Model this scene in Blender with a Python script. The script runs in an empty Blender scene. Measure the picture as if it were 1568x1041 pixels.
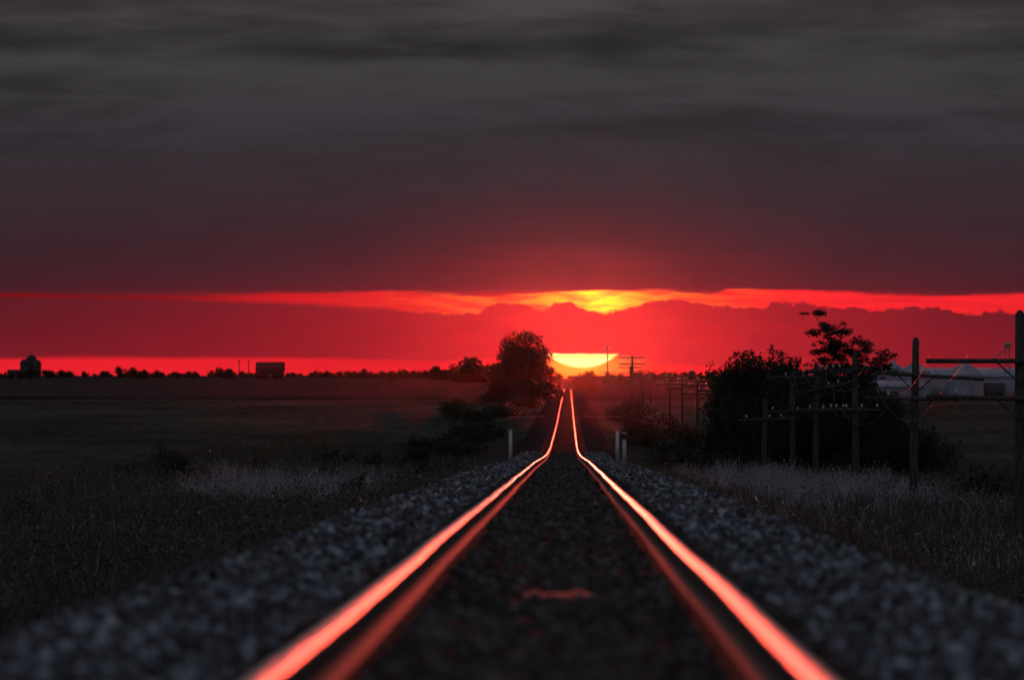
import bpy, math
import numpy as np
rng = np.random.default_rng(7)
sc = bpy.context.scene
sc.view_settings.view_transform = 'Standard'
sc.view_settings.look = 'None'
sc.view_settings.exposure = 0
CAMZ = 0.64
K = 11900.0

def s2l(c):
    return tuple(((v/255)/12.92 if v/255 <= 0.04045 else (((v/255)+0.055)/1.055)**2.4) for v in c)

# ---------------------------------------------------------------- profiles
def hermite(xs, ys):
    xs = np.array(xs, float); ys = np.array(ys, float)
    d = np.diff(ys)/np.diff(xs)
    m = np.zeros_like(ys); m[0] = d[0]; m[-1] = d[-1]
    for i in range(1, len(xs)-1):
        m[i] = 0 if d[i-1]*d[i] <= 0 else 2*d[i-1]*d[i]/(d[i-1]+d[i])
    def f(x):
        x = np.clip(np.asarray(x, float), xs[0], xs[-1])
        i = np.clip(np.searchsorted(xs, x)-1, 0, len(xs)-2)
        h = xs[i+1]-xs[i]; t = (x-xs[i])/h
        return ((2*t**3-3*t**2+1)*ys[i]+(t**3-2*t**2+t)*h*m[i]
                + (-2*t**3+3*t**2)*ys[i+1]+(t**3-t**2)*h*m[i+1])
    return f
track_drop = hermite([-400, 0, 200, 395, 450, 650, 900, 1400, 1850, 1960, 2300, 3000, 16000],
                     [-2.6, .64, 2.26, 3.84, 4.05, 4.18, 3.85, 3.52, 3.33, 3.42, 5.2, 5.4, 5.4])
side_drop = hermite([-400, 0, 150, 300, 500, 700, 1000, 1400, 2000, 3000, 4500, 7000, 16000],
                    [1.5, 3.3, 4.1, 5.1, 5.9, 5.9, 5.3, 4.7, 3.9, 1.6, .7, .25, 0.1])
def track_z(y): return CAMZ-track_drop(y)
def xc(y):
    t = np.clip((np.asarray(y, float)-400)/1500, 0, 1.3)
    return -0.06+0.85*t
def sstep(a, b, x):
    t = np.clip((x-a)/(b-a), 0, 1); return t*t*(3-2*t)
def und(x, y):
    return (0.16*np.sin(x*.31+y*.043)+0.12*np.sin(x*.13-y*.027+1.3)+.08*np.sin(x*.7+y*.11))
def ground_z(x, y):
    x = np.asarray(x, float); y = np.asarray(y, float)
    t = np.abs(x-xc(y))
    base = track_z(y)-0.85
    side = CAMZ-side_drop(y)
    k = sstep(2.9, 7.0, t)
    z = base*(1-k)+side*k
    z = z+und(x, y)*sstep(6, 12, t)*(1-sstep(1200, 3000, y))
    return z

# ---------------------------------------------------------------- mesh helpers
def build(name, parts, mats, parent=None, smooth=False, loc=None):
    parts = [p if len(p) == 3 else (p[0], p[1], 0) for p in parts]
    V = []; L = []; tot = []; mi = []; off = 0
    for v, f, m in parts:
        v = np.asarray(v, float).reshape(-1, 3); f = np.asarray(f, int)
        V.append(v); L.append((f+off).ravel()); tot.append(np.full(len(f), f.shape[1]))
        mi.append(np.full(len(f), m) if np.isscalar(m) else np.asarray(m)); off += len(v)
    V = np.concatenate(V); L = np.concatenate(L); tot = np.concatenate(tot); mi = np.concatenate(mi)
    if loc is not None: V = V-np.array(loc)
    me = bpy.data.meshes.new(name)
    me.vertices.add(len(V)); me.vertices.foreach_set('co', V.astype(np.float32).ravel())
    me.loops.add(len(L)); me.loops.foreach_set('vertex_index', L.astype(np.int32))
    me.polygons.add(len(tot))
    st = np.concatenate([[0], np.cumsum(tot)[:-1]])
    me.polygons.foreach_set('loop_start', st.astype(np.int32))
    me.polygons.foreach_set('material_index', mi.astype(np.int32))
    if smooth: me.polygons.foreach_set('use_smooth', np.ones(len(tot), bool))
    for m in mats: me.materials.append(m)
    me.update(calc_edges=True)
    ob = bpy.data.objects.new(name, me)
    sc.collection.objects.link(ob)
    if loc is not None: ob.location = loc
    if parent: ob.parent = parent
    return ob
def empty(name, loc=(0, 0, 0)):
    e = bpy.data.objects.new(name, None); e.location = loc; e.empty_display_size = .5
    sc.collection.objects.link(e); return e
BF = np.array([[0, 3, 2, 1], [4, 5, 6, 7], [0, 1, 5, 4], [1, 2, 6, 5], [2, 3, 7, 6], [3, 0, 4, 7]])
def box(c, s, tilt=0.0, yaw=0.0):
    v = np.array([[-1, -1, -1], [1, -1, -1], [1, 1, -1], [-1, 1, -1], [-1, -1, 1], [1, -1, 1], [1, 1, 1], [-1, 1, 1]], float)*np.array(s)/2
    ct, st_ = math.cos(tilt), math.sin(tilt)
    v = np.stack([v[:, 0]*ct-v[:, 2]*st_, v[:, 1], v[:, 0]*st_+v[:, 2]*ct], 1)
    cy, sy = math.cos(yaw), math.sin(yaw)
    v = np.stack([v[:, 0]*cy-v[:, 1]*sy, v[:, 0]*sy+v[:, 1]*cy, v[:, 2]], 1)
    return v+np.array(c), BF
def tubecap(pts, rad, n=7):
    pts = np.asarray(pts, float); m = len(pts); rad = np.broadcast_to(rad, (m,))
    V = []
    for i in range(m):
        d = pts[min(i+1, m-1)]-pts[max(i-1, 0)]; d = d/(np.linalg.norm(d)+1e-9)
        a = np.cross(d, [0, 0, 1.] if abs(d[2]) < .9 else [1., 0, 0]); a /= np.linalg.norm(a); b = np.cross(d, a)
        th = np.arange(n)*2*math.pi/n
        V.append(pts[i]+rad[i]*(np.outer(np.cos(th), a)+np.outer(np.sin(th), b)))
    V.append(pts[:1]); V.append(pts[-1:])
    F = []; tri = []
    for i in range(m-1):
        for j in range(n):
            k = (j+1) % n
            F.append([i*n+j, i*n+k, (i+1)*n+k, (i+1)*n+j])
    for j in range(n):
        k = (j+1) % n
        tri.append([m*n, k, j]); tri.append([m*n+1, (m-1)*n+j, (m-1)*n+k])
    return np.concatenate(V), np.array(F), np.array(tri)
def addtube(parts, pts, rad, n=7, m=0):
    v, f, t = tubecap(pts, rad, n)
    parts.append((v, f, m)); parts.append((v, t, m))
def lathe(c, prof, n=16):
    prof = np.array(prof, float); th = np.arange(n)*2*math.pi/n
    V = np.concatenate([np.stack([np.cos(th)*r, np.sin(th)*r, np.full(n, z)], 1) for r, z in prof])+np.array(c)
    F = []
    for i in range(len(prof)-1):
        for j in range(n):
            k = (j+1) % n; F.append([i*n+j, i*n+k, (i+1)*n+k, (i+1)*n+j])
    return V, np.array(F)
def rand_dirs(n):
    d = rng.normal(size=(n, 3)); return d/np.linalg.norm(d, axis=1)[:, None]
def leaves(C, size, aspect=.5):
    n = len(C); a = rand_dirs(n); b = np.cross(a, rand_dirs(n)); b /= np.linalg.norm(b, axis=1)[:, None]+1e-9
    s = np.broadcast_to(size, (n,))[:, None]*rng.uniform(.6, 1.35, (n, 1))
    a = a*s*.5; b = b*s*.5*aspect
    V = np.stack([C-a, C+b-a*.1, C+a, C-b-a*.1], 1).reshape(-1, 3)
    return V, np.arange(4*n).reshape(n, 4)
def blades(x, y, z, h, w, lean=.35):
    n = len(x); th = rng.uniform(0, 2*math.pi, n)
    wx, wy = np.cos(th)*w/2, np.sin(th)*w/2*.4
    lx = rng.normal(0, lean, n)*h; ly = rng.normal(0, lean, n)*h
    b0 = np.stack([x-wx, y-wy, z-.05], 1); b1 = np.stack([x+wx, y+wy, z-.05], 1)
    m0 = np.stack([x-wx*.8+lx*.3, y-wy*.8+ly*.3, z+h*.6], 1); m1 = np.stack([x+wx*.8+lx*.3, y+wy*.8+ly*.3, z+h*.6], 1)
    tp = np.stack([x+lx, y+ly, z+h*(1-.12*np.abs(lx/h))], 1)
    V = np.stack([b0, b1, m1, m0, tp], 1).reshape(-1, 3)
    i = np.arange(n)*5
    return V, np.stack([i, i+1, i+2, i+3], 1), np.stack([i+3, i+2, i+4], 1), tp

# ---------------------------------------------------------------- materials
class NT:
    def __init__(s, nt): s.nt = nt; s.n = nt.nodes; s.l = nt.links
    def put(s, sock, v):
        if isinstance(v, bpy.types.NodeSocket): s.l.new(v, sock)
        else: sock.default_value = v
    def m(s, op, a, b=None, c=None, clamp=False):
        n = s.n.new('ShaderNodeMath'); n.operation = op; n.use_clamp = clamp
        s.put(n.inputs[0], a)
        if b is not None: s.put(n.inputs[1], b)
        if c is not None: s.put(n.inputs[2], c)
        return n.outputs[0]
    def comb(s, x, y, z=0.0):
        n = s.n.new('ShaderNodeCombineXYZ'); s.put(n.inputs[0], x); s.put(n.inputs[1], y); s.put(n.inputs[2], z); return n.outputs[0]
    def noise(s, vec, scale=1.0, detail=3.0, rough=.5, dist=0.0):
        n = s.n.new('ShaderNodeTexNoise'); s.put(n.inputs['Vector'], vec)
        n.inputs['Scale'].default_value = scale; n.inputs['Detail'].default_value = detail
        n.inputs['Roughness'].default_value = rough; n.inputs['Distortion'].default_value = dist
        return n.outputs['Fac']
    def ss(s, x, a, b, t0=0.0, t1=1.0):
        n = s.n.new('ShaderNodeMapRange'); n.interpolation_type = 'SMOOTHSTEP'
        s.put(n.inputs[0], x); s.put(n.inputs[1], a); s.put(n.inputs[2], b); s.put(n.inputs[3], t0); s.put(n.inputs[4], t1)
        return n.outputs[0]
    def mix(s, f, a, b, bt='MIX'):
        n = s.n.new('ShaderNodeMix'); n.data_type = 'RGBA'; n.blend_type = bt; n.clamp_factor = True
        s.put(n.inputs[0], f)
        s.put(n.inputs[6], a if not isinstance(a, tuple) else (*a[:3], 1)); s.put(n.inputs[7], b if not isinstance(b, tuple) else (*b[:3], 1))
        return n.outputs[2]
    def ramp(s, f, pts):
        n = s.n.new('ShaderNodeValToRGB'); s.put(n.inputs[0], f); e = n.color_ramp.elements
        while len(e) < len(pts): e.new(.5)
        for i, (p, c) in enumerate(pts):
            e[i].position = p; e[i].color = (*c, 1)
        return n.outputs[0]
    def curve(s, f, pts):
        n = s.n.new('ShaderNodeFloatCurve'); s.put(n.inputs['Value'], f)
        c = n.mapping.curves[0]; c.points[0].location = pts[0]; c.points[1].location = pts[-1]
        for p in pts[1:-1]: c.points.new(*p)
        n.mapping.update(); return n.outputs[0]
    def scale(s, col, f):
        n = s.n.new('ShaderNodeVectorMath'); n.operation = 'SCALE'; s.put(n.inputs[0], col); s.put(n.inputs['Scale'], f); return n.outputs[0]
    def add(s, a, b):
        n = s.n.new('ShaderNodeVectorMath'); n.operation = 'ADD'; s.put(n.inputs[0], a); s.put(n.inputs[1], b); return n.outputs[0]

def mat(name, c1, c2, nscale=3., rough=.9, metal=0., island=False, bump=0., bscale=20., transl=0., spec=.3, stretch=None, ipow=1., iw=.65, bdist=.03):
    m = bpy.data.materials.new(name); m.use_nodes = True; T = NT(m.node_tree)
    bs = m.node_tree.nodes['Principled BSDF']; geo = T.n.new('ShaderNodeNewGeometry')
    vec = geo.outputs['Position']
    if stretch:
        mp = T.n.new('ShaderNodeMapping'); mp.inputs['Scale'].default_value = stretch; T.l.new(vec, mp.inputs[0]); vec = mp.outputs[0]
    f = T.noise(vec, nscale, 3, .6); f = T.ss(f, .3, .7)
    if island:
        f = T.m('ADD', T.m('MULTIPLY', f, 1-iw), T.m('MULTIPLY', T.m('POWER', geo.outputs['Random Per Island'], ipow), iw))
    col = T.mix(f, c1, c2); T.l.new(col, bs.inputs['Base Color'])
    bs.inputs['Roughness'].default_value = rough; bs.inputs['Metallic'].default_value = metal
    bs.inputs['Specular IOR Level'].default_value = spec
    if bump:
        b = T.n.new('ShaderNodeBump'); b.inputs['Strength'].default_value = bump; b.inputs['Distance'].default_value = bdist
        T.l.new(T.noise(vec, bscale, 3, .6), b.inputs['Height']); T.l.new(b.outputs[0], bs.inputs['Normal'])
    if transl:
        tr = T.n.new('ShaderNodeBsdfTranslucent'); T.l.new(col, tr.inputs[0]); mx = T.n.new('ShaderNodeMixShader')
        mx.inputs[0].default_value = transl; T.l.new(bs.outputs[0], mx.inputs[1]); T.l.new(tr.outputs[0], mx.inputs[2])
        T.l.new(mx.outputs[0], T.n['Material Output'].inputs[0])
    return m

M_stone = mat('ballast_stone_grey', (.028, .029, .033), (.56, .60, .69), 6, .75, island=True, spec=.25, ipow=5., iw=.87)
M_stone_d = mat('ballast_stone_oily', (.018, .014, .013), (.20, .17, .165), 6, .7, island=True, spec=.2, ipow=4.5, iw=.85)
M_ballast = mat('ballast_bed', (.014, .013, .015), (.05, .05, .054), 9, 1., bump=1., bscale=22, spec=.0)
M_tie = mat('creosoted_timber', (.022, .016, .014), (.07, .052, .046), 5, .8, bump=.6, bscale=30, stretch=(1, 8, 8), spec=.05)
M_polish = mat('polished_rail_steel', (.66, .62, .60), (.80, .76, .74), 4, .30, 1., bump=1., bscale=260, stretch=(1, .0015, 1), bdist=.0030)
M_rust = mat('rusty_rail_side', (.06, .035, .028), (.13, .07, .055), 9, .62, .15, bump=.3, bscale=40)
M_plate = mat('rusty_tie_plate', (.05, .035, .03), (.10, .06, .05), 9, .8, .1, bump=.3, bscale=40, spec=.1)
M_worn = mat('worn_steel', (.22, .19, .19), (.34, .30, .30), 9, .6, .8, bump=.4, bscale=30)
M_leaf = mat('tree_leaf', (.02, .026, .016), (.062, .07, .042), .8, .7, island=True, transl=.3)
M_bark = mat('bark', (.03, .024, .02), (.07, .058, .048), 8, .95, bump=.6, bscale=12, stretch=(3, 3, .6))
M_grass = mat('weed_grass', (.028, .034, .025), (.19, .185, .145), .25, .85, island=True, transl=.2, ipow=2.)
M_dry = mat('pale_dry_grass', (.14, .135, .145), (.64, .62, .68), .5, .85, island=True, transl=.2, ipow=1.5)
M_weed = mat('weed_leaf', (.024, .031, .022), (.19, .20, .13), .35, .7, island=True, transl=.2, ipow=2.4)
M_pole = mat('weathered_pole_wood', (.04, .036, .035), (.12, .108, .105), 4, .95, bump=.6, bscale=14, stretch=(4, 4, .4))
M_glass = mat('glass_insulator', (.5, .55, .6), (.7, .74, .78), 4, .25, 0., spec=.6)
M_wire = mat('copper_wire', (.05, .05, .05), (.1, .1, .1), 4, .5, .8)
M_white = mat('white_painted_post', (.6, .58, .6), (.8, .78, .8), 6, .6, bump=.2)
M_steel = mat('galvanised_steel', (.30, .33, .41), (.44, .48, .58), .4, .8, 0., stretch=(1, 1, .2), spec=.1)
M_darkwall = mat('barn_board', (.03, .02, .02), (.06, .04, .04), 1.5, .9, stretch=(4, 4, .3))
M_open = mat('dark_opening', (.09, .095, .115), (.13, .14, .165), 2, .9, spec=.05)
M_gravel = mat('gravel_road', (.2, .19, .19), (.36, .33, .33), 2, .95, bump=.5, bscale=8, spec=.1)
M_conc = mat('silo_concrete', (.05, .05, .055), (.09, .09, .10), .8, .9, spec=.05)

gm = bpy.data.materials.new('ground_fields'); gm.use_nodes = True; T = NT(gm.node_tree)
bs = T.n['Principled BSDF']; geo = T.n.new('ShaderNodeNewGeometry'); sp = T.n.new('ShaderNodeSeparateXYZ'); T.l.new(geo.outputs['Position'], sp.inputs[0])
X, Y = sp.outputs[0], sp.outputs[1]
big = T.ss(T.noise(T.comb(T.m('MULTIPLY', X, .03), T.m('MULTIPLY', Y, .006)), 1, 5, .6), .3, .7)
fine = T.ss(T.noise(T.comb(T.m('MULTIPLY', X, .9), T.m('MULTIPLY', Y, .05)), 1, 5, .7), .25, .75)
grass = T.mix(big, (.052, .053, .043), (.135, .13, .108)); grass = T.mix(T.m('MULTIPLY', fine, .75), grass, (.026, .027, .024))
crop = T.mix(fine, (.035, .033, .032), (.08, .073, .068))
edge = T.m('ADD', Y, T.m('MULTIPLY', T.noise(T.comb(T.m('MULTIPLY', X, .01), 0.0), 1, 2), 60))
col = T.mix(T.ss(edge, 1500, 1560), grass, crop)
line = T.m('MULTIPLY', T.ss(edge, 1490, 1530), T.ss(edge, 1640, 1600)); col = T.mix(T.m('MULTIPLY', line, .7), col, (.015, .015, .014))
T.l.new(col, bs.inputs['Base Color']); bs.inputs['Roughness'].default_value = 1.; bs.inputs['Specular IOR Level'].default_value = .0

# ---------------------------------------------------------------- ground
xs = np.unique(np.concatenate([-np.geomspace(30, 9000, 40), np.geomspace(30, 9000, 40), np.arange(-30, 30.01, .75), np.array([-3, 3])]))
ys = np.unique(np.concatenate([np.arange(-300, 0, 20), np.arange(0, 700, 4), np.arange(700, 2400, 15), np.geomspace(2400, 15000, 50)]))
XX, YY = np.meshgrid(xs, ys); ZZ = ground_z(XX, YY)
V = np.stack([XX, YY, ZZ], -1).reshape(-1, 3); nx = len(xs)
ii = (np.arange(len(ys)-1)[:, None]*nx+np.arange(nx-1)[None, :]).ravel()
build('ground', [(V, np.stack([ii, ii+1, ii+nx+1, ii+nx], 1))], [gm], smooth=True)

# ---------------------------------------------------------------- ballast bed
yb = np.concatenate([np.arange(-30, 500, 1.0), np.arange(500, 2300, 8)])
prof = np.array([(-3.9, -1.1), (-3.3, -.85), (-2.75, -.5), (-2.25, -.21), (-1.6, -.2), (-.6, -.2), (0, -.2), (.6, -.2), (1.6, -.2), (2.15, -.21), (2.65, -.5), (3.2, -.85), (3.8, -1.1)])
px, pz = prof[:, 0], prof[:, 1]
jit = rng.normal(0, .012, (len(yb), len(px)))
XX = xc(yb)[:, None]+px[None, :]+rng.normal(0, .03, jit.shape); ZZ = track_z(yb)[:, None]+pz[None, :]+jit
YY = np.repeat(yb[:, None], len(px), 1); nx = len(px)
ii = (np.arange(len(yb)-1)[:, None]*nx+np.arange(nx-1)[None, :]).ravel()
build('ballast_bed', [(np.stack([XX, YY, ZZ], -1).reshape(-1, 3), np.stack([ii, ii+1, ii+nx+1, ii+nx], 1))], [M_ballast], smooth=True)

def icosa():
    p = (1+5**.5)/2
    v = np.array([(-1, p, 0), (1, p, 0), (-1, -p, 0), (1, -p, 0), (0, -1, p), (0, 1, p), (0, -1, -p), (0, 1, -p), (p, 0, -1), (p, 0, 1), (-p, 0, -1), (-p, 0, 1)], float)
    v /= np.linalg.norm(v[0])
    f = np.array([(0, 11, 5), (0, 5, 1), (0, 1, 7), (0, 7, 10), (0, 10, 11), (1, 5, 9), (5, 11, 4), (11, 10, 2), (10, 7, 6), (7, 1, 8), (3, 9, 4), (3, 4, 2), (3, 2, 6), (3, 6, 8), (3, 8, 9), (4, 9, 5), (2, 4, 11), (6, 2, 10), (8, 6, 7), (9, 8, 1)])
    return v, f
octv = np.array([(1, 0, 0), (-1, 0, 0), (0, 1, 0), (0, -1, 0), (0, 0, 1), (0, 0, -1)], float)
octf = np.array([(0, 2, 4), (2, 1, 4), (1, 3, 4), (3, 0, 4), (2, 0, 5), (1, 2, 5), (3, 1, 5), (0, 3, 5)])
def stones(n, y0, y1, bv, bf, smin, smax, half=2.75):
    y = y0*(y1/y0)**rng.uniform(0, 1, n); t = rng.uniform(-half, half, n)
    near = (np.abs(np.abs(t)-.75) < .125) | ((np.abs(t+.0) < .25) & (np.abs(y-40) < .6)); y, t = y[~near], t[~near]; n = len(y)
    s = rng.uniform(smin, smax, n)
    z = track_z(y)+np.interp(t, px, pz)+rng.uniform(-.4, .7, n)*s*.5
    piled = (np.abs(t) > 1.35) & (np.abs(t) < 2.2); z[piled] += rng.uniform(0, .05, piled.sum())
    q = rng.normal(size=(n, 4)); q /= np.linalg.norm(q, axis=1)[:, None]; w, a, b, c = q.T
    R = np.stack([1-2*(b*b+c*c), 2*(a*b-c*w), 2*(a*c+b*w), 2*(a*b+c*w), 1-2*(a*a+c*c), 2*(b*c-a*w), 2*(a*c-b*w), 2*(b*c+a*w), 1-2*(a*a+b*b)], 1).reshape(n, 3, 3)
    P = bv[None]*rng.uniform(.65, 1.25, (n, len(bv), 1))*np.stack([np.ones(n), rng.uniform(.6, 1, n), rng.uniform(.45, .9, n)], 1)[:, None, :]
    P = np.einsum('nij,nkj->nki', R, P)*s[:, None, None]*.5+np.stack([xc(y)+t, y, z], 1)[:, None, :]
    F = (bf[None]+(np.arange(n)*len(bv))[:, None, None]).reshape(-1, 3)
    m = np.repeat((np.abs(t) < 1.1).astype(int), len(bf))
    return P.reshape(-1, 3), F, m
iv, if_ = icosa()
build('ballast_gravel', [stones(42000, 13, 75, iv, if_, .04, .09), stones(60000, 70, 420, octv, octf, .06, .13, 2.9)], [M_stone, M_stone_d])

yt = np.arange(-20, 2200, .55); n = len(yt)
yt = yt+rng.normal(0, .02, n); hz = track_z(yt)-.185-.09+rng.normal(0, .004, n)
bvx = np.array([[-1, -1, -1], [1, -1, -1], [1, 1, -1], [-1, 1, -1], [-1, -1, 1], [1, -1, 1], [1, 1, 1], [-1, 1, 1]], float)/2
P = bvx[None]*np.stack([np.full(n, 2.6)+rng.normal(0, .03, n), np.full(n, .22), np.full(n, .17)], 1)[:, None, :]+np.stack([xc(yt)+rng.normal(0, .02, n), yt, hz], 1)[:, None, :]
build('railroad_ties', [(P.reshape(-1, 3), (BF[None]+(np.arange(n)*8)[:, None, None]).reshape(-1, 4))], [M_tie])

# rails (worn, rounded running surface)
hp = [(-.0420, -.020), (-.0405, -.0105), (-.0345, -.0058), (-.0250, -.0028), (-.0130, -.0008), (0, 0)]
rp = np.array([(-.07, -.172), (-.07, -.162), (-.012, -.14), (-.0085, -.13), (-.0085, -.05), (-.040, -.040)] + hp + [(-a, b) for a, b in hp[-2::-1]] +
              [(.040, -.040), (.0085, -.05), (.0085, -.13), (.012, -.14), (.07, -.162), (.07, -.172)])
yr = np.concatenate([np.arange(-30, 700, 2.), np.arange(700, 2300, 10.)])
for side in (-1, 1):
    wob = .004*np.sin(yr*.09+side)+.003*np.sin(yr*.23)
    XX = xc(yr)[:, None]+side*.755+rp[None, :, 0]+wob[:, None]
    ZZ = track_z(yr)[:, None]+rp[None, :, 1]+(.003*np.sin(yr*.17+side*2)+.002*np.sin(yr*.41))[:, None]
    YY = np.repeat(yr[:, None], len(rp), 1); nn = len(rp)
    jj = np.arange(nn)
    ii = np.arange(len(yr)-1)[:, None]*nn
    F = np.stack([ii+jj, ii+(jj+1) % nn, ii+nn+(jj+1) % nn, ii+nn+jj], -1).reshape(-1, 4)
    pol = np.array([6 <= j <= 15 for j in range(nn)])
    mi = np.tile(np.where(pol, 0, 1), len(yr)-1)
    ob = build('railroad_rail', [(np.stack([XX, YY, ZZ], -1).reshape(-1, 3), F, mi)], [M_polish, M_rust], smooth=False)
    ob.data.polygons.foreach_set('use_smooth', np.tile(pol, len(yr)-1))
parts = []
for yy in np.arange(14, 130, .55):
    for sd in (-1, 1):
        parts.append(box((xc(yy)+sd*.755, yy, track_z(yy)-.180), (.26, .19, .016)))
build('tie_plates', parts, [M_plate])
yy = 40.2
build('steel_tie_plate', [box((-.04, yy, track_z(yy)-.172), (.34, .20, .014)), box((-.15, yy, track_z(yy)-.158), (.05, .18, .014)), box((.07, yy, track_z(yy)-.158), (.05, .18, .014))], [M_worn])

# ---------------------------------------------------------------- vegetation
def veg_points(n, y0, y1, x0, x1, pw=1.0):
    u = rng.uniform(0, 1, n)
    y = y0+(y1-y0)*u**pw; x = rng.uniform(x0, x1, n); return x, y
def patch(x, y, sc1=.12, seed=0):
    return .5+.25*np.sin(x*sc1*2.1+y*sc1*.6+seed)+.25*np.sin(x*sc1*4.7-y*sc1*.9+seed*2.1)
def cover(name, n, y0, y1, x0, x1, hmin, hmax, w, mats, pale=None, heads=False, pw=1.3, seed=1, mask=.25):
    x, y = veg_points(n, y0, y1, x0, x1, pw)
    t = np.abs(x-xc(y)); p = patch(x, y, .25, seed)
    k = (t > 3.4) & (p > mask*rng.uniform(0, 1, n)*1.6)
    if pale is not None: k &= pale(x, y, rng.uniform(0, 1, n))
    x, y, t, p = x[k], y[k], t[k], p[k]; n = len(x)
    h = (hmin+(hmax-hmin)*rng.beta(2, 3, n))*(.45+.8*p)*(.35+.65*sstep(3.2, 5.5, t))
    V, Q, Tr, tp = blades(x, y, ground_z(x, y), h, w*rng.uniform(.6, 1.4, n))
    parts = [(V, Q, 0), (V, Tr, 0)]
    if heads:
        s = rng.uniform(0, 1, n) < .35
        lv, lf = leaves(tp[s], .13, .28); parts.append((lv, lf, 0))
    return build(name, parts, mats)
cover('weed_grass', 150000, 105, 620, -27, -3.4, .25, 1.3, .03, [M_grass], seed=1)
cover('weed_grass', 130000, 105, 620, 3.4, 27, .25, 1.2, .03, [M_grass], seed=2)
def paleL(x, y, r):
    e = ((x+11)/3.8)**2+((y-310)/40)**2+.6*np.sin(x*1.7+y*.2)+.4*np.sin(x*3.1); return r > e*1.0
def paleR(x, y, r):
    e = ((x-9.8)/5.)**2+((y-335)/75)**2+.6*np.sin(x*1.3+y*.15)+.4*np.sin(x*2.9); return r > e*.9
cover('pale_dry_grass', 50000, 255, 370, -17, -5.0, .6, 1.9, .025, [M_dry], paleL, True, 1., 3, .4)
cover('pale_dry_grass', 38000, 240, 430, 4.6, 16, .6, 1.6, .023, [M_dry], paleR, True, 1., 4, .4)
cover('pale_dry_grass', 7000, 130, 420, -24, -3.6, .5, 1.3, .02, [M_dry], None, True, 1., 5, .8)
cover('pale_dry_grass', 6000, 130, 300, 3.6, 16, .5, 1.2, .02, [M_dry], None, True, 1., 6, .8)
def weeds(name, n, y0, y1, x0, x1, hmax, size, seed, pw=1.3):
    x, y = veg_points(n, y0, y1, x0, x1, pw); t = np.abs(x-xc(y)); p = patch(x, y, .4, seed)*patch(x, y, 1.1, seed+3)
    k = (t > 3.6) & (p > .22*rng.uniform(0, 1, n)); x, y, t, p = x[k], y[k], t[k], p[k]
    h = hmax*(.25+1.1*p)*(.3+.7*sstep(3.2, 5.5, t))
    z = ground_z(x, y)+h*rng.uniform(0, 1, len(x))**.6
    lv, lf = leaves(np.stack([x, y, z], 1), size, .6)
    return build(name, [(lv, lf)], [M_weed])
weeds('leafy_weeds', 170000, 110, 420, -26, -3.4, 1.4, .085, 1)
weeds('leafy_weeds', 90000, 110, 420, 3.4, 24, 1.0, .08, 2)

def clumps_to_leaves(cl, n, size, asp=.6):
    cl = np.array(cl, float); vol = cl[:, 3]*cl[:, 4]*cl[:, 5]; vol = vol**.8; idx = rng.choice(len(cl), n, p=vol/vol.sum())
    d = rand_dirs(n); r = rng.uniform(0, 1, n)**.45
    r = r*(1+.22*np.sin(d[:, 0]*7+idx)*np.sin(d[:, 2]*6+idx*2))
    C = cl[idx, :3]+d*r[:, None]*cl[idx, 3:6]
    return leaves(C, size, asp)
def tree(name, x, y, H, cr, n, leaf, trunk_r=.25, nclump=26, squash=1., zc=.62, lowfill=.0, lean=0., sprig=True):
    z0 = float(ground_z(x, y)); parts = []
    th = H*(zc-.12)
    top = np.array([x+lean, y, z0+th])
    addtube(parts, [(x, y, z0-.3), (x+lean*.3, y, z0+th*.5), top], [trunk_r*1.3, trunk_r, trunk_r*.7], 8, 1)
    cl = []
    for i in range(nclump):
        d = rand_dirs(1)[0]; rr = rng.uniform(.35, .85)
        c = np.array([x+lean+d[0]*cr*rr, y+d[1]*cr*rr, z0+H*zc+d[2]*(H*(1-zc))*rr*squash*1.0])
        if d[2] < 0: c[2] = z0+H*zc+d[2]*H*(zc-.22)*rr
        s = cr*rng.uniform(.24, .46); cl.append((*c, s, s, s*rng.uniform(.7, 1)))
        if i % 2 == 0:
            mid = (top+c)/2+np.array([0, 0, -.06*H])
            addtube(parts, [top-[0, 0, th*.3*rng.uniform(0, 1)], mid, c], [trunk_r*.5, trunk_r*.3, trunk_r*.1], 5, 1)
        if sprig and i % 3 == 0:
            e = c+d*s*1.2+np.array([0, 0, s*.4]); addtube(parts, [c, e], [trunk_r*.12, .01], 3, 1); cl.append((*e, s*.25, s*.25, s*.4))
    for i in range(int(lowfill*10)):
        a = rng.uniform(0, 2*math.pi); s = cr*rng.uniform(.25, .45)
        cl.append((x+math.cos(a)*cr*.9, y+math.sin(a)*cr*.9, z0+s*.6+rng.uniform(0, .15)*H, s*1.2, s, s))
    lv, lf = clumps_to_leaves(cl, n, leaf); parts.append((lv, lf, 0))
    return build(name, parts, [M_leaf, M_bark])
def bush(name, x, y, w, h, n, leaf, k=9):
    z0 = float(ground_z(x, y)); parts = []; cl = []
    for i in range(k):
        cx = x+rng.uniform(-.5, .5)*w*.8; cy = y+rng.uniform(-.4, .4)*w; s = rng.uniform(.18, .32)*w
        prof_ = 1-(abs(cx-x)/(w*.55))**2
        cz = z0+h*rng.uniform(.2, .8)*prof_
        cl.append((cx, cy, cz, s, s, min(s, h*.3))); addtube(parts, [(x+(cx-x)*.4, y, z0-.1), (cx, cy, cz)], [.04, .012], 4, 1)
        for q in range(3):
            e = np.array([cx, cy, cz])+rand_dirs(1)[0]*[s, s, 0]+[0, 0, h*rng.uniform(.1, .35)]
            addtube(parts, [(cx, cy, cz), e], [.014, .004], 3, 1)
            cl.append((*e, .12*s+.06, .12*s+.06, .25*s+.06))
    lv, lf = clumps_to_leaves(cl, n, leaf); parts.append((lv, lf, 0))
    return build(name, parts, [M_leaf, M_bark])

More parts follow.
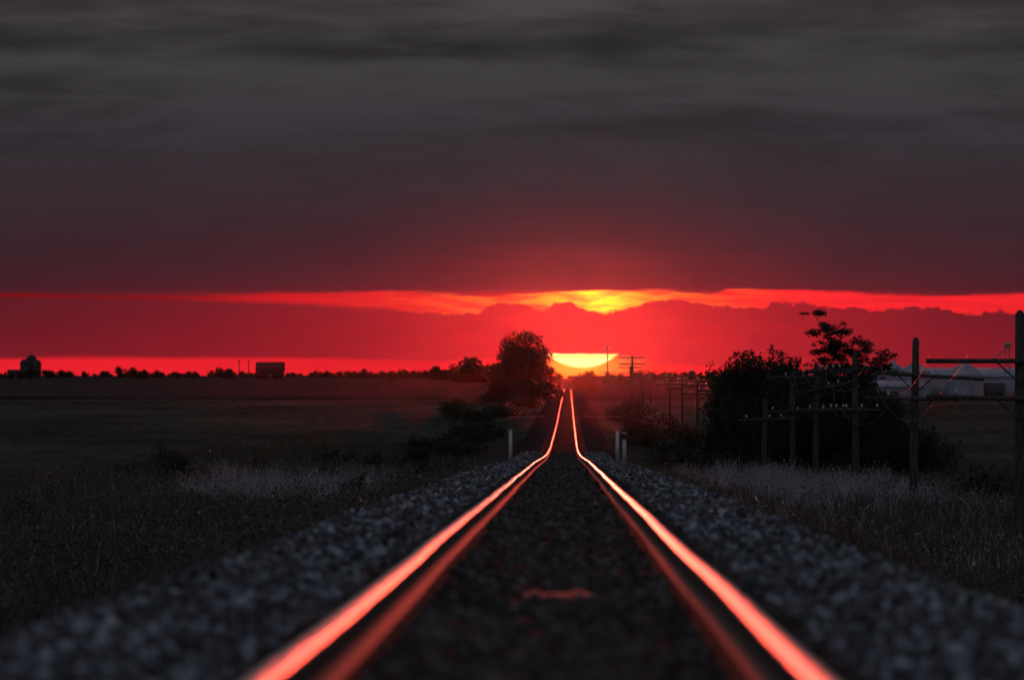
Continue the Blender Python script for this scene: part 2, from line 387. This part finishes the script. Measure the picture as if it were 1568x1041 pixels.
tree('broadleaf_tree', -6.8, 1300, 12.0, 4.3, 34000, .34, .3, 70, zc=.56, lowfill=.9, sprig=False)
tree('broadleaf_tree', -3.0, 1330, 7.4, 2.8, 12000, .32, .16, 26, zc=.42, lowfill=.8, sprig=False)
tree('broadleaf_tree', -10.6, 1290, 5.2, 2.6, 6000, .3, .16, 18, zc=.45, lowfill=.6)
tree('broadleaf_tree', 4.6, 1900, 5.2, 2.8, 4500, .34, .16, 16, zc=.45, lowfill=.4)
for bx, by, bw, bh in [(-10.5, 900, 4.5, 2.4), (-7.5, 960, 4.5, 2.2), (-13.5, 1000, 5, 2.4), (-6, 1150, 4, 2.2)]:
    bush('shrub', bx, by, bw, bh, 2200, .26)
for bx, by, bw, bh in [(-19.6, 372, 3.4, 2.1), (-18.2, 368, 2.0, 1.6), (-14.6, 470, 2.2, 1.5), (-13.4, 480, 2.0, 1.3), (-9.2, 470, 2.6, 1.7), (-7.6, 520, 3.0, 1.8), (-10.4, 560, 3.2, 1.7),
                       (-6.6, 600, 3.0, 2.0), (-8.5, 640, 3.4, 2.0), (-7, 700, 3.0, 2.0), (-9.2, 760, 3.6, 2.0), (-21.3, 400, 1.5, 1.1), (-8.1, 300, 1.1, 1.3), (-10.3, 420, 1.6, 1.3), (-16.5, 240, 1.3, 1.0),
                       (-6.0, 420, 1.6, 1.2), (-11.5, 380, 1.5, 1.1), (-5.8, 500, 2.0, 1.4), (-16.5, 430, 1.5, 1.1), (-7.0, 340, 1.5, 1.4), (-5.6, 370, 1.4, 1.4), (-6.6, 390, 1.8, 1.7)]:
    bush('shrub', bx, by, bw, bh, int(800*bw), .13 if by < 450 else .17)
for bx, by, bw, bh in [(5.6, 560, 2.4, 2.0), (6.6, 620, 3.0, 2.4), (7.4, 520, 2.8, 1.8), (8.6, 560, 3.2, 2.2), (5.8, 720, 3.0, 2.4), (9, 700, 3.4, 2.4), (7.5, 800, 3.6, 2.4), (6.8, 900, 3.6, 2.4), (9.5, 1000, 4, 2.4), (6.8, 470, 2.2, 1.5), (5.4, 430, 1.6, 1.2),
                       (16.2, 300, 2.2, 1.5), (17.6, 290, 2.6, 1.8), (14.5, 240, 1.4, 1.1)]:
    bush('shrub', bx, by, bw, bh, int(800*bw), .13 if by < 450 else .17)
for bx, by, bw, bh in [(8.2, 425, 2.8, 3.6), (9.4, 420, 3.2, 5.0), (11.2, 428, 3.6, 5.8), (13.0, 422, 3.4, 5.8), (14.8, 425, 3.8, 6.4), (16.6, 420, 3.6, 6.0), (18.2, 423, 3.4, 4.8), (19.8, 420, 3.2, 3.4), (12.2, 440, 3.6, 6.4), (15.6, 440, 3.8, 6.6), (10.2, 440, 3.4, 6.0)]:
    bush('thicket_shrub', bx, by, bw, bh, 7000, .15, 18)
tree('hedgerow_tree', 9.9, 425, 7.4, 2.3, 20000, .15, .12, 38, zc=.58, lowfill=.9)
tree('hedgerow_tree', 11.0, 436, 7.6, 2.1, 16000, .15, .12, 34, zc=.58, lowfill=.7)
tree('hedgerow_tree', 12.5, 432, 7.4, 2.0, 16000, .15, .12, 30, zc=.56, lowfill=.7)
tree('hedgerow_tree', 13.9, 434, 7.0, 1.9, 14000, .15, .12, 28, zc=.54, lowfill=.7)
tree('hedgerow_tree', 15.2, 420, 6.8, 2.1, 17000, .15, .12, 30, zc=.54, lowfill=.9)
tree('hedgerow_tree', 16.9, 425, 6.1, 2.0, 14000, .15, .12, 24, zc=.5, lowfill=.9)
zx = float(ground_z(15.6, 418)); parts = []; cl = []
def W(a, b, dy=0): return np.array([15.6+a, 418+dy, zx+b])
addtube(parts, [W(.1, -.2), W(.15, 2.5), W(0, 4.6), W(-.2, 6.0)], [.14, .12, .09, .07], 7, 1)
limbs = [[(-.2, 5.8), (-.9, 6.9), (-1.5, 8.0), (-2.1, 9.2)], [(-.2, 5.6), (.1, 6.6), (.4, 8.0)], [(0, 4.8), (.8, 6.0), (1.6, 7.2)], [(0, 4.8), (-1.1, 5.9), (-2.2, 7.1)],
         [(-.2, 6), (-.5, 7.2), (-.9, 8.5)], [(.4, 5.4), (1.2, 5.9), (2.0, 6.5)], [(-.9, 7), (-1.3, 7.6), (-1.6, 8.5)], [(.2, 5.6), (.6, 6.6), (1.0, 7.7)], [(-.3, 5.2), (-.9, 6.2), (-1.3, 7.3)]]
for L_ in limbs:
    dy = rng.uniform(-1, 1); pts = [W(a, b, dy*i/len(L_)) for i, (a, b) in enumerate(L_)]
    addtube(parts, pts, np.linspace(.05, .012, len(pts)), 5, 1)
    for i in range(len(pts)-1):
        for t in np.linspace(.1, 1, 9):
            p = pts[i]*(1-t)+pts[i+1]*t
            e = p+np.array([rng.normal(-.05, .30), rng.normal(0, .35), rng.normal(.05, .20)])
            addtube(parts, [p, e], [.014, .005], 3, 1); s = rng.uniform(.08, .26); cl.append((*e, s*1.9, s*1.9, s*.9))
lv, lf = clumps_to_leaves(cl, 13500, .15, .4); parts.append((lv, lf, 0))
build('leaning_tree', parts, [M_leaf, M_bark])

def treeline(name, segs, leaf=1.0):
    cl = []
    for (x0, x1, y, h, dn) in segs:
        k = max(2, int(abs(x1-x0)/h*dn*1.8))
        for i in range(k):
            x = rng.uniform(x0, x1); yy = y+rng.uniform(-30, 30); hh = h*rng.uniform(.45, 1.05)
            z = float(ground_z(x, yy)); s = hh*rng.uniform(.35, .55)
            cl.append((x, yy, z+hh*.35, s*1.4, s, hh*.45)); cl.append((x+rng.normal(0, s*.5), yy, z+hh*.65, s*.8, s, hh*.33))
    lv, lf = clumps_to_leaves(cl, len(cl)*75, leaf, .8)
    return build(name, [(lv, lf)], [M_leaf])
def seg(p0, p1, y, h, dn=1.): return ((p0-864)*y/K, (p1-864)*y/K, y, h, dn)
treeline('distant_treeline', [seg(-400, 100, 3800, 2.8), seg(70, 95, 3600, 4), seg(100, 370, 4200, 3.6), seg(190, 225, 3500, 5.4, 1.5), seg(225, 330, 3600, 3.9), seg(335, 362, 3500, 5.4, 1.5),
          seg(360, 560, 4200, 2.8), seg(480, 760, 3800, 3.6), seg(530, 760, 3400, 4.2, 1.5), seg(585, 612, 3000, 4.4), seg(645, 700, 3000, 5.2, 1.8), seg(705, 735, 2600, 8.4, 4), seg(738, 765, 2600, 8.0, 4), seg(690, 780, 2700, 5.0, 2)], .8)
treeline('distant_treeline', [seg(935, 1100, 3600, 3.0), seg(1080, 1340, 3400, 4.2), seg(1000, 1100, 3000, 3.2), seg(1300, 1900, 4200, 4.4), seg(925, 960, 2500, 3.4), seg(872, 915, 2700, 4.2, 1.5)], .8)

# ---------------------------------------------------------------- telegraph poles
def tpole(x, y, top_drop, arms, r=.14, leanx=0., keep=.55):
    z0 = float(ground_z(x, y)); zt = CAMZ-top_drop; H = zt-z0
    root = empty('telegraph_pole', (x, y, z0)); parts = []
    addtube(parts, [(0, 0, -.4), (leanx*.5, 0, H*.5), (leanx, 0, H-.12), (leanx, 0, H)], [r*1.15, r, r*.85, r*.35], 10)
    build('pole', parts, [M_pole], parent=root)
    ap = []; ins = []; atts = []
    for (dz, off, tilt, L_) in arms:
        zc_ = H-dz; cx = leanx*(zc_/H)+off
        ap.append((*box((cx, -r-.05, zc_), (L_, .095, .13), tilt), 0))
        for sg in (-1, 1):
            ex = cx-off+sg*.62; ez = zc_+math.tan(tilt)*(ex-cx)-.06
            if abs(ex-cx) < L_/2:
                addtube(ap, [(leanx*(zc_/H), -r-.02, zc_-.62), (ex, -r-.03, ez)], .022, 4, 0)
        for q in np.linspace(-L_/2+.12, L_/2-.12, 10):
            if abs(q+off) < .22: continue
            bx = cx+q*math.cos(tilt); bz = zc_+q*math.sin(tilt)+.05
            atts.append((x+bx, y-r-.05, z0+bz+.16))
            if rng.uniform() > keep: continue
            addtube(ap, [(bx, -r-.05, bz), (bx, -r-.05, bz+.12)], .014, 4, 0)
            ins.append(lathe((bx, -r-.05, bz+.08), [(.001, .13), (.03, .125), (.045, .095), (.034, .08), (.055, .05), (.057, 0), (.03, -.005)], 8))
    build('crossarms', ap, [M_pole], parent=root)
    if ins: build('insulators', ins, [M_glass], parent=root, smooth=True)
    return atts
A = []
A.append(tpole(12.55, 214, -1.80, [(1.40, -.9, .0, 3.4), (2.42, -.9, -.02, 3.4)], .16, keep=.12))
A.append(tpole(12.75, 284, -1.40, [(1.42, .55, -.06, 3.9), (2.25, -.1, -.02, 3.4)], .15, .1, keep=.25))
A.append(tpole(12.5, 333, -.98, [(.75, -.8, .03, 2.7), (2.45, -.55, 0., 3.2)], .15, -.05, keep=.4))
A.append(tpole(12.5, 387, -.65, [(.5, .3, .0, 3.1), (1.25, .5, .2, 2.4), (2.35, .2, .02, 3.2)], .14, .05, keep=.4))
A.append(tpole(12.1, 412, -.19, [(.3, .1, -.02, 3.0), (2.1, .1, .0, 3.2)], .14, keep=.4))
A.append(tpole(10.5, 410, 1.2, [(1.1, .1, .03, 3.0)], .14, .1, keep=.4))
for i, (yy, td) in enumerate([(550, -.3), (610, 0.1), (675, .5), (740, .1), (800, -.2)]):
    A.append(tpole(12.3-.35*i, yy, td, [(.35, 0, rng.normal(0, .02), 3.), (1.1, 0, rng.normal(0, .03), 3.)], .14, keep=.3))
for i, (yy, xx, td) in enumerate([(890, 7.8, -2.3), (1010, 8.6, -1.3), (1130, 11.0, -.9), (1260, 12.8, -.6), (1450, 8.2, -.9), (1350, 15, -.4)]):
    tpole(xx, yy, td, [(.25, 0, 0, 3.), (.95, 0, 0, 3.)], .15, keep=.3)
tpole(7.8, 1400, -5.6, [(.8, 0, 0, 1.2)], .13)
parts = []
for k_ in range(len(A)-1):
    for j in (0, 3, 5, 7, 10, 12):
        if j < len(A[k_]) and j < len(A[k_+1]) and rng.uniform() < .85:
            a = np.array(A[k_][j]); b = np.array(A[k_+1][j]); t = np.linspace(0, 1, 10)[:, None]
            p = a*(1-t)+b*t; p[:, 2] -= (4*t*(1-t))[:, 0]*rng.uniform(.4, 1.3)
            addtube(parts, p, .007, 3, 0)
build('telegraph_wires', parts, [M_wire])

def marker(x, y, h, sign=False):
    z0 = float(track_z(y)-.45); root = empty('marker_post', (x, y, z0))
    v, f = box((0, 0, h/2-.1), (.2, .12, h+.2)); v[4:, :2] *= .85
    build('post', [(v, f)], [M_white], parent=root)
    build('cap', [box((0, 0, h+.02), (.22, .14, .05))], [M_white], parent=root)
    if sign:
        build('number_plate', [box((0, -.1, h-.15), (.36, .02, .26))], [M_conc], parent=root)
marker(-2.78, 402, 1.5); marker(2.72, 398, 1.45); marker(2.9, 375, 1.4, True)

# farm crossing
xr = np.arange(-11, 11.1, 1.)
Vr = []
for j, dy in enumerate((-3, 3)):
    t = np.abs(xr-xc(800)); zz = np.maximum(ground_z(xr, 792+dy+xr*0), track_z(800)-.22-np.maximum(0, t-5)*.16)+.05
    Vr.append(np.stack([xr, 792+dy+xr*0, zz], 1))
n = len(xr); ii = np.arange(n-1)
F = np.stack([ii, ii+1, ii+1+n, ii+n], 1); F = F[(np.abs(xr[:-1]+.5) > 2.1)]
build('gravel_road', [(np.concatenate(Vr), F)], [M_gravel])

# ---------------------------------------------------------------- farm buildings
def ridge_barn(name, x, y, length, depth, h, rh, wallm, roofm, doors=1):
    z = float(ground_z(x, y)); r = empty(name, (x, y, z-.1))
    L2, D2 = length/2, depth/2
    build('walls', [box((0, 0, h/2), (length, depth, h)), (np.array([(-L2, -D2, h), (-L2, D2, h), (-L2, 0, h+rh)]), np.array([[0, 1, 2]]), 0), (np.array([(L2, -D2, h), (L2, D2, h), (L2, 0, h+rh)]), np.array([[0, 2, 1]]), 0)], [wallm], parent=r)
    P_ = []
    for s in (-1, 1):
        v = np.array([(-L2-.4, 0, h+rh), (-L2-.4, s*(D2+.4), h-.1), (L2+.4, s*(D2+.4), h-.1), (L2+.4, 0, h+rh)]); P_.append((np.concatenate([v, v+[0, 0, .2]]), BF, 0))
    build('roof', P_, [roofm], parent=r)
    build('doors', [box((q, -D2-.04, h*.36), (min(4, length*.2), .06, h*.72)) for q in np.linspace(-L2*.6, L2*.6, doors+2)[1:-1]], [M_open], parent=r)
def grain_bin(x, y, R, h, rh):
    z = float(ground_z(x, y)); r = empty('grain_bin', (x, y, z-.1)); pr = [(R, 0)]
    for i in range(1, 13):
        pr.append((R+(.04 if i % 2 else 0), h*i/12))
    build('shell', [lathe((0, 0, 0), pr, 32)], [M_steel], parent=r)
    build('cone_roof', [lathe((0, 0, 0), [(R+.15, h-.05), (R*.15, h+rh), (R*.15, h+rh+.35), (.01, h+rh+.5)], 32)], [M_steel], parent=r)
def silo(x, y, R, h):
    z = float(ground_z(x, y)); r = empty('silo', (x, y, z-.1))
    build('stave_wall', [lathe((0, 0, 0), [(R, 0), (R, h*.5), (R+.05, h*.5), (R+.05, h*.52), (R, h*.52), (R, h)], 24)], [M_conc], parent=r, smooth=False)
    build('dome', [lathe((0, 0, h), [(R+.1, 0), (R*.92, R*.4), (R*.65, R*.72), (R*.3, R*.93), (.01, R)], 24)], [M_conc], parent=r, smooth=True)
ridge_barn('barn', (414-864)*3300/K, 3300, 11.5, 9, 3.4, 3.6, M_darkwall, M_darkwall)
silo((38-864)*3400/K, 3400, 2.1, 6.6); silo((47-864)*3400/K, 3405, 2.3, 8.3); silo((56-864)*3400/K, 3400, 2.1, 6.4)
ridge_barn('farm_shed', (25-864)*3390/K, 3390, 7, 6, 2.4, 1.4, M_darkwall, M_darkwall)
for p in (366, 381):
    tpole((p-864)*3300/K, 3300, -6.6, [(.3, 0, 0, 1.5)], .22)
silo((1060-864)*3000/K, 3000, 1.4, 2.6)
fy = 1500
grain_bin((1368-864)*fy/K, fy, 3.0, 5.2, 1.7); grain_bin((1397-864)*fy/K, fy-10, 3.0, 5.4, 1.8); grain_bin((1343-864)*fy/K, fy+8, 2.2, 4.6, 1.3); grain_bin((1474-864)*fy/K, fy-8, 3.6, 4.8, 2.4)
ridge_barn('farm_building', (1500-864)*fy/K, fy+20, 26, 14, 4.2, 1.6, M_steel, M_steel, 3)
ridge_barn('farm_building', (1350-864)*1450/K, 1450, 15, 9, 2.6, 1.0, M_steel, M_steel, 2)
z = float(ground_z(86, fy)); r = empty('grain_elevator_leg', ((1545-864)*fy/K, fy+5, z-.1)); parts = []
for sx in (-.45, .45):
    for sy in (-.45, .45): addtube(parts, [(sx, sy, 0), (sx, sy, 10.4)], .07, 5)
for k_ in range(10):
    a = 1 if k_ % 2 else -1
    addtube(parts, [(-.45*a, -.45, k_+.2), (.45*a, -.45, k_+1.2)], .04, 4); addtube(parts, [(-.45*a, .45, k_+.2), (.45*a, .45, k_+1.2)], .04, 4)
parts.append((*box((0, 0, 10.7), (1.3, 1.3, .9)), 0)); addtube(parts, [(0, 0, 10.3), (-3.6, 0, 7.2)], .12, 5)
build('tower_frame', parts, [M_steel], parent=r)

# ---------------------------------------------------------------- thin haze volume, added for the red sun glow over the distant line
v, f = box((0, 1150, 3), (150, 1600, 28)); hz_ = build('atmospheric_haze', [(v, f)], [])
hm = bpy.data.materials.new('haze_volume'); hm.use_nodes = True; T = NT(hm.node_tree)
T.n.remove(T.n['Principled BSDF']); vs = T.n.new('ShaderNodeVolumeScatter')
vs.inputs['Color'].default_value = (1, .7, .7, 1); vs.inputs['Density'].default_value = 1.15e-6; vs.inputs['Anisotropy'].default_value = .987
T.l.new(vs.outputs[0], T.n['Material Output'].inputs['Volume']); hz_.data.materials.append(hm)

# ---------------------------------------------------------------- sky
w = bpy.data.worlds.new('World'); sc.world = w; w.use_nodes = True; T = NT(w.node_tree)
bg = T.n['Background']; tc = T.n.new('ShaderNodeTexCoord'); sp = T.n.new('ShaderNodeSeparateXYZ'); T.l.new(tc.outputs['Generated'], sp.inputs[0])
u = T.m('MULTIPLY', T.m('ARCTAN2', sp.outputs[0], sp.outputs[1]), K)
v = T.m('MULTIPLY', T.m('ARCSINE', sp.outputs[2]), K)
un = T.m('DIVIDE', T.m('ADD', u, 864), 1568, clamp=True)
def lor(du, wd): return T.m('DIVIDE', 1.0, T.m('ADD', 1.0, T.m('POWER', T.m('ABSOLUTE', T.m('DIVIDE', du, wd)), 2.0)))
def gau(du, wd): return T.m('EXPONENT', T.m('MULTIPLY', T.m('POWER', T.m('ABSOLUTE', T.m('DIVIDE', du, wd)), 2.0), -1.0))
du = T.m('SUBTRACT', u, 30.)
def uv(a, b, z=0.): return T.comb(T.m('DIVIDE', u, a), T.m('DIVIDE', v, b), z)
base = T.ramp(T.m('DIVIDE', v, 600.), [(0, s2l((108, 26, 37))), (.1, s2l((90, 25, 35))), (.2, s2l((62, 27, 36))), (.26, s2l((56, 32, 39))), (.4, s2l((53, 40, 46))), (.6, s2l((52, 48, 53))), (.8, s2l((57, 55, 58))), (.92, s2l((66, 62, 61))), (1, s2l((60, 57, 57)))])
cn = T.noise(uv(620., 95., 3.7), 1., 4, .5, .5); cn2 = T.noise(uv(190., 34., 9.), 1., 3, .5, .4)
cm = T.m('ADD', T.m('MULTIPLY', cn, .68), T.m('MULTIPLY', cn2, .32))
topw = T.ss(v, 280, 480, .16, 1.)
mod = T.m('ADD', 1., T.m('MULTIPLY', T.m('SUBTRACT', T.ss(cm, .36, .60), .6), T.m('MULTIPLY', topw, .62)))
# long dark cloud streaks with sharper undersides
st1 = T.m('ADD', T.m('ADD', 497., T.m('MULTIPLY', T.m('SUBTRACT', T.noise(uv(240., 400., 21.), 1., 4, .6), .5), 70.)), T.m('MULTIPLY', T.m('SUBTRACT', T.noise(uv(60., 60., 23.), 1., 3), .5), 12.))
dk = T.m('MULTIPLY', T.ss(T.m('SUBTRACT', v, st1), -22., 4.), T.ss(T.m('SUBTRACT', v, st1), 48., 2.))
dk = T.m('MULTIPLY', dk, T.ss(T.noise(uv(420., 600., 31.), 1., 2), .40, .58))
mod = T.m('MULTIPLY', mod, T.m('SUBTRACT', 1., T.m('MULTIPLY', dk, .36)))
base = T.scale(base, mod)
gup = T.m('MULTIPLY', T.m('MULTIPLY', lor(du, 330.), T.m('EXPONENT', T.m('DIVIDE', T.m('SUBTRACT', 130., v), 62.))), .17)
gup = T.m('MULTIPLY', gup, T.ss(v, 118, 135)); gup = T.m('MULTIPLY', gup, T.m('ADD', .7, T.m('MULTIPLY', cn2, .6)))
glo = T.m('MULTIPLY', T.m('MULTIPLY', lor(du, 300.), .58), T.ss(v, 135, 118)); glo = T.m('MULTIPLY', glo, T.m('ADD', .75, T.m('MULTIPLY', T.noise(uv(110., 20., 4.), 1., 3), .5)))
sky = T.add(base, T.add(T.scale(T.comb(1., .035, .05), gup), T.scale(T.comb(1., .012, .018), glo)))
puff = T.m('MULTIPLY', T.m('SUBTRACT', T.noise(uv(34., 22., 1.), 1., 5, .62), .5), T.ss(un, .3, .5, 4., 32.))
puff = T.m('ADD', puff, T.m('MULTIPLY', T.m('SUBTRACT', T.noise(uv(11., 11., 6.), 1., 2), .5), T.ss(un, .3, .5, 1., 9.)))
low = T.m('ADD', T.m('MULTIPLY', T.curve(un, [(0, .575), (.2, .55), (.36, .50), (.44, .46), (.465, .475), (.485, .545), (.505, .545), (.53, .49), (.545, .555), (.565, .52), (.585, .475), (.61, .49), (.635, .56), (.66, .58), (.69, .53), (.735, .505), (.765, .545), (.82, .515), (.86, .49), (.9, .505), (.94, .47), (1, .49)]), 200.), puff)
stre = T.m('MULTIPLY', T.m('SUBTRACT', T.noise(uv(130., 9., 2.), 1., 3, .6), .5), 14.)
up = T.m('ADD', T.m('MULTIPLY', T.curve(un, [(0, .645), (.2, .635), (.34, .655), (.42, .655), (.475, .62), (.53, .645), (.64, .665), (.70, .645), (.71, .675), (.78, .665), (.84, .64), (.93, .63), (1, .635)]), 200.), stre)
soft = T.ss(un, .3, .48, 10., 3.4)
b1 = T.m('MULTIPLY', T.ss(T.m('SUBTRACT', v, low), 0., soft), T.ss(T.m('SUBTRACT', up, v), 0., T.ss(un, .3, .5, 8., 5.)))
bi = T.curve(un, [(0, .2), (.12, .24), (.22, .45), (.35, .7), (.5, .95), (.7, .95), (.85, .9), (1, .85)])
bcol = T.scale(T.comb(1., .022, .03), T.m('MULTIPLY', bi, T.m('ADD', .65, T.m('MULTIPLY', T.noise(uv(160., 10., 7.), 1., 3), .7))))
yn = T.noise(uv(55., 9., 5.), 1., 2, .5)
bcol = T.add(bcol, T.scale(T.comb(.35, .22, .0), T.m('MULTIPLY', gau(T.m('SUBTRACT', u, 30.), 185.), T.ss(yn, .38, .62, .2, 1.))))
bcol = T.add(bcol, T.scale(T.comb(.3, .74, .02), T.m('MULTIPLY', gau(T.m('SUBTRACT', u, 50.), 60.), T.ss(yn, .35, .6, .35, 1.))))
sky = T.mix(b1, sky, bcol)
le = T.curve(un, [(0, .29), (.3, .29), (.45, .26), (.53, .33), (.61, .33), (.66, .2), (.8, .16), (1, .12)])
le = T.m('ADD', T.m('MULTIPLY', le, 100.), T.m('MULTIPLY', T.m('SUBTRACT', T.noise(uv(160., 14., 11.), 1., 2), .5), 9.))
b2 = T.ss(T.m('SUBTRACT', le, v), -2., 7.)
b2i = T.curve(un, [(0, .78), (.2, .8), (.35, .72), (.5, .85), (.56, .95), (.64, .8), (.72, .6), (.82, .4), (1, .2)])
b2c = T.scale(T.comb(1., .02, .032), b2i)
b2c = T.add(b2c, T.scale(T.comb(.7, .42, .01), T.m('MULTIPLY', gau(T.m('SUBTRACT', u, 20.), 65.), gau(T.m('SUBTRACT', v, 14.), 22.))))
sky = T.mix(b2, sky, b2c)
rr = T.m('SQRT', T.m('ADD', T.m('POWER', T.m('ABSOLUTE', T.m('DIVIDE', T.m('SUBTRACT', u, 28.), 78.)), 2.), T.m('POWER', T.m('ABSOLUTE', T.m('DIVIDE', T.m('SUBTRACT', v, 86.), 74.)), 2.)))
se = T.m('ADD', 34.5, T.m('MULTIPLY', T.m('SUBTRACT', T.noise(uv(30., 30., 2.), 1., 2), .5), 5.))
sm = T.m('MULTIPLY', T.ss(rr, 1.02, .97), T.ss(T.m('SUBTRACT', se, v), 0., 3.))
streak = T.m('MULTIPLY', gau(T.m('SUBTRACT', v, 29.), 1.6), .75)
scol = T.mix(streak, (1.7, 1.25, .4), (1.3, .6, .04))
sky = T.mix(sm, sky, scol)
ns = T.n.new('ShaderNodeTexSky'); ns.sky_type = 'NISHITA'; ns.sun_disc = False
ns.sun_elevation = math.radians(.4); ns.sun_rotation = math.radians(.14)
over = T.add(T.scale(ns.outputs[0], .05), T.comb(.095, .10, .124))
hi = T.ss(v, 650., 4200.)
sky = T.mix(hi, sky, over)
sky = T.mix(T.ss(v, 0., -60.), sky, s2l((40, 20, 26)))
T.l.new(sky, bg.inputs[0]); bg.inputs[1].default_value = 1.0

sl = bpy.data.lights.new('sun', 'SUN'); sl.energy = .6; sl.angle = math.radians(.5); sl.color = (1, .075, .04)
so = bpy.data.objects.new('sun', sl); sc.collection.objects.link(so)
el, az = math.radians(.42), math.radians(.14)
from mathutils import Vector
d = Vector((math.sin(az)*math.cos(el), math.cos(az)*math.cos(el), math.sin(el)))
so.rotation_euler = d.to_track_quat('Z', 'Y').to_euler(); so.location = (20, 900, 60)

cd = bpy.data.cameras.new('camera'); cam = bpy.data.objects.new('camera', cd); sc.collection.objects.link(cam); sc.camera = cam
cam.location = (0, 0, CAMZ); cam.rotation_euler = (math.radians(90), 0, 0)
cd.lens = K/1568*36; cd.sensor_width = 36; cd.shift_x = -80/1568; cd.shift_y = 54.5/1568
cd.clip_start = .1; cd.clip_end = 40000
cd.dof.use_dof = True; cd.dof.focus_distance = 260; cd.dof.aperture_fstop = 5
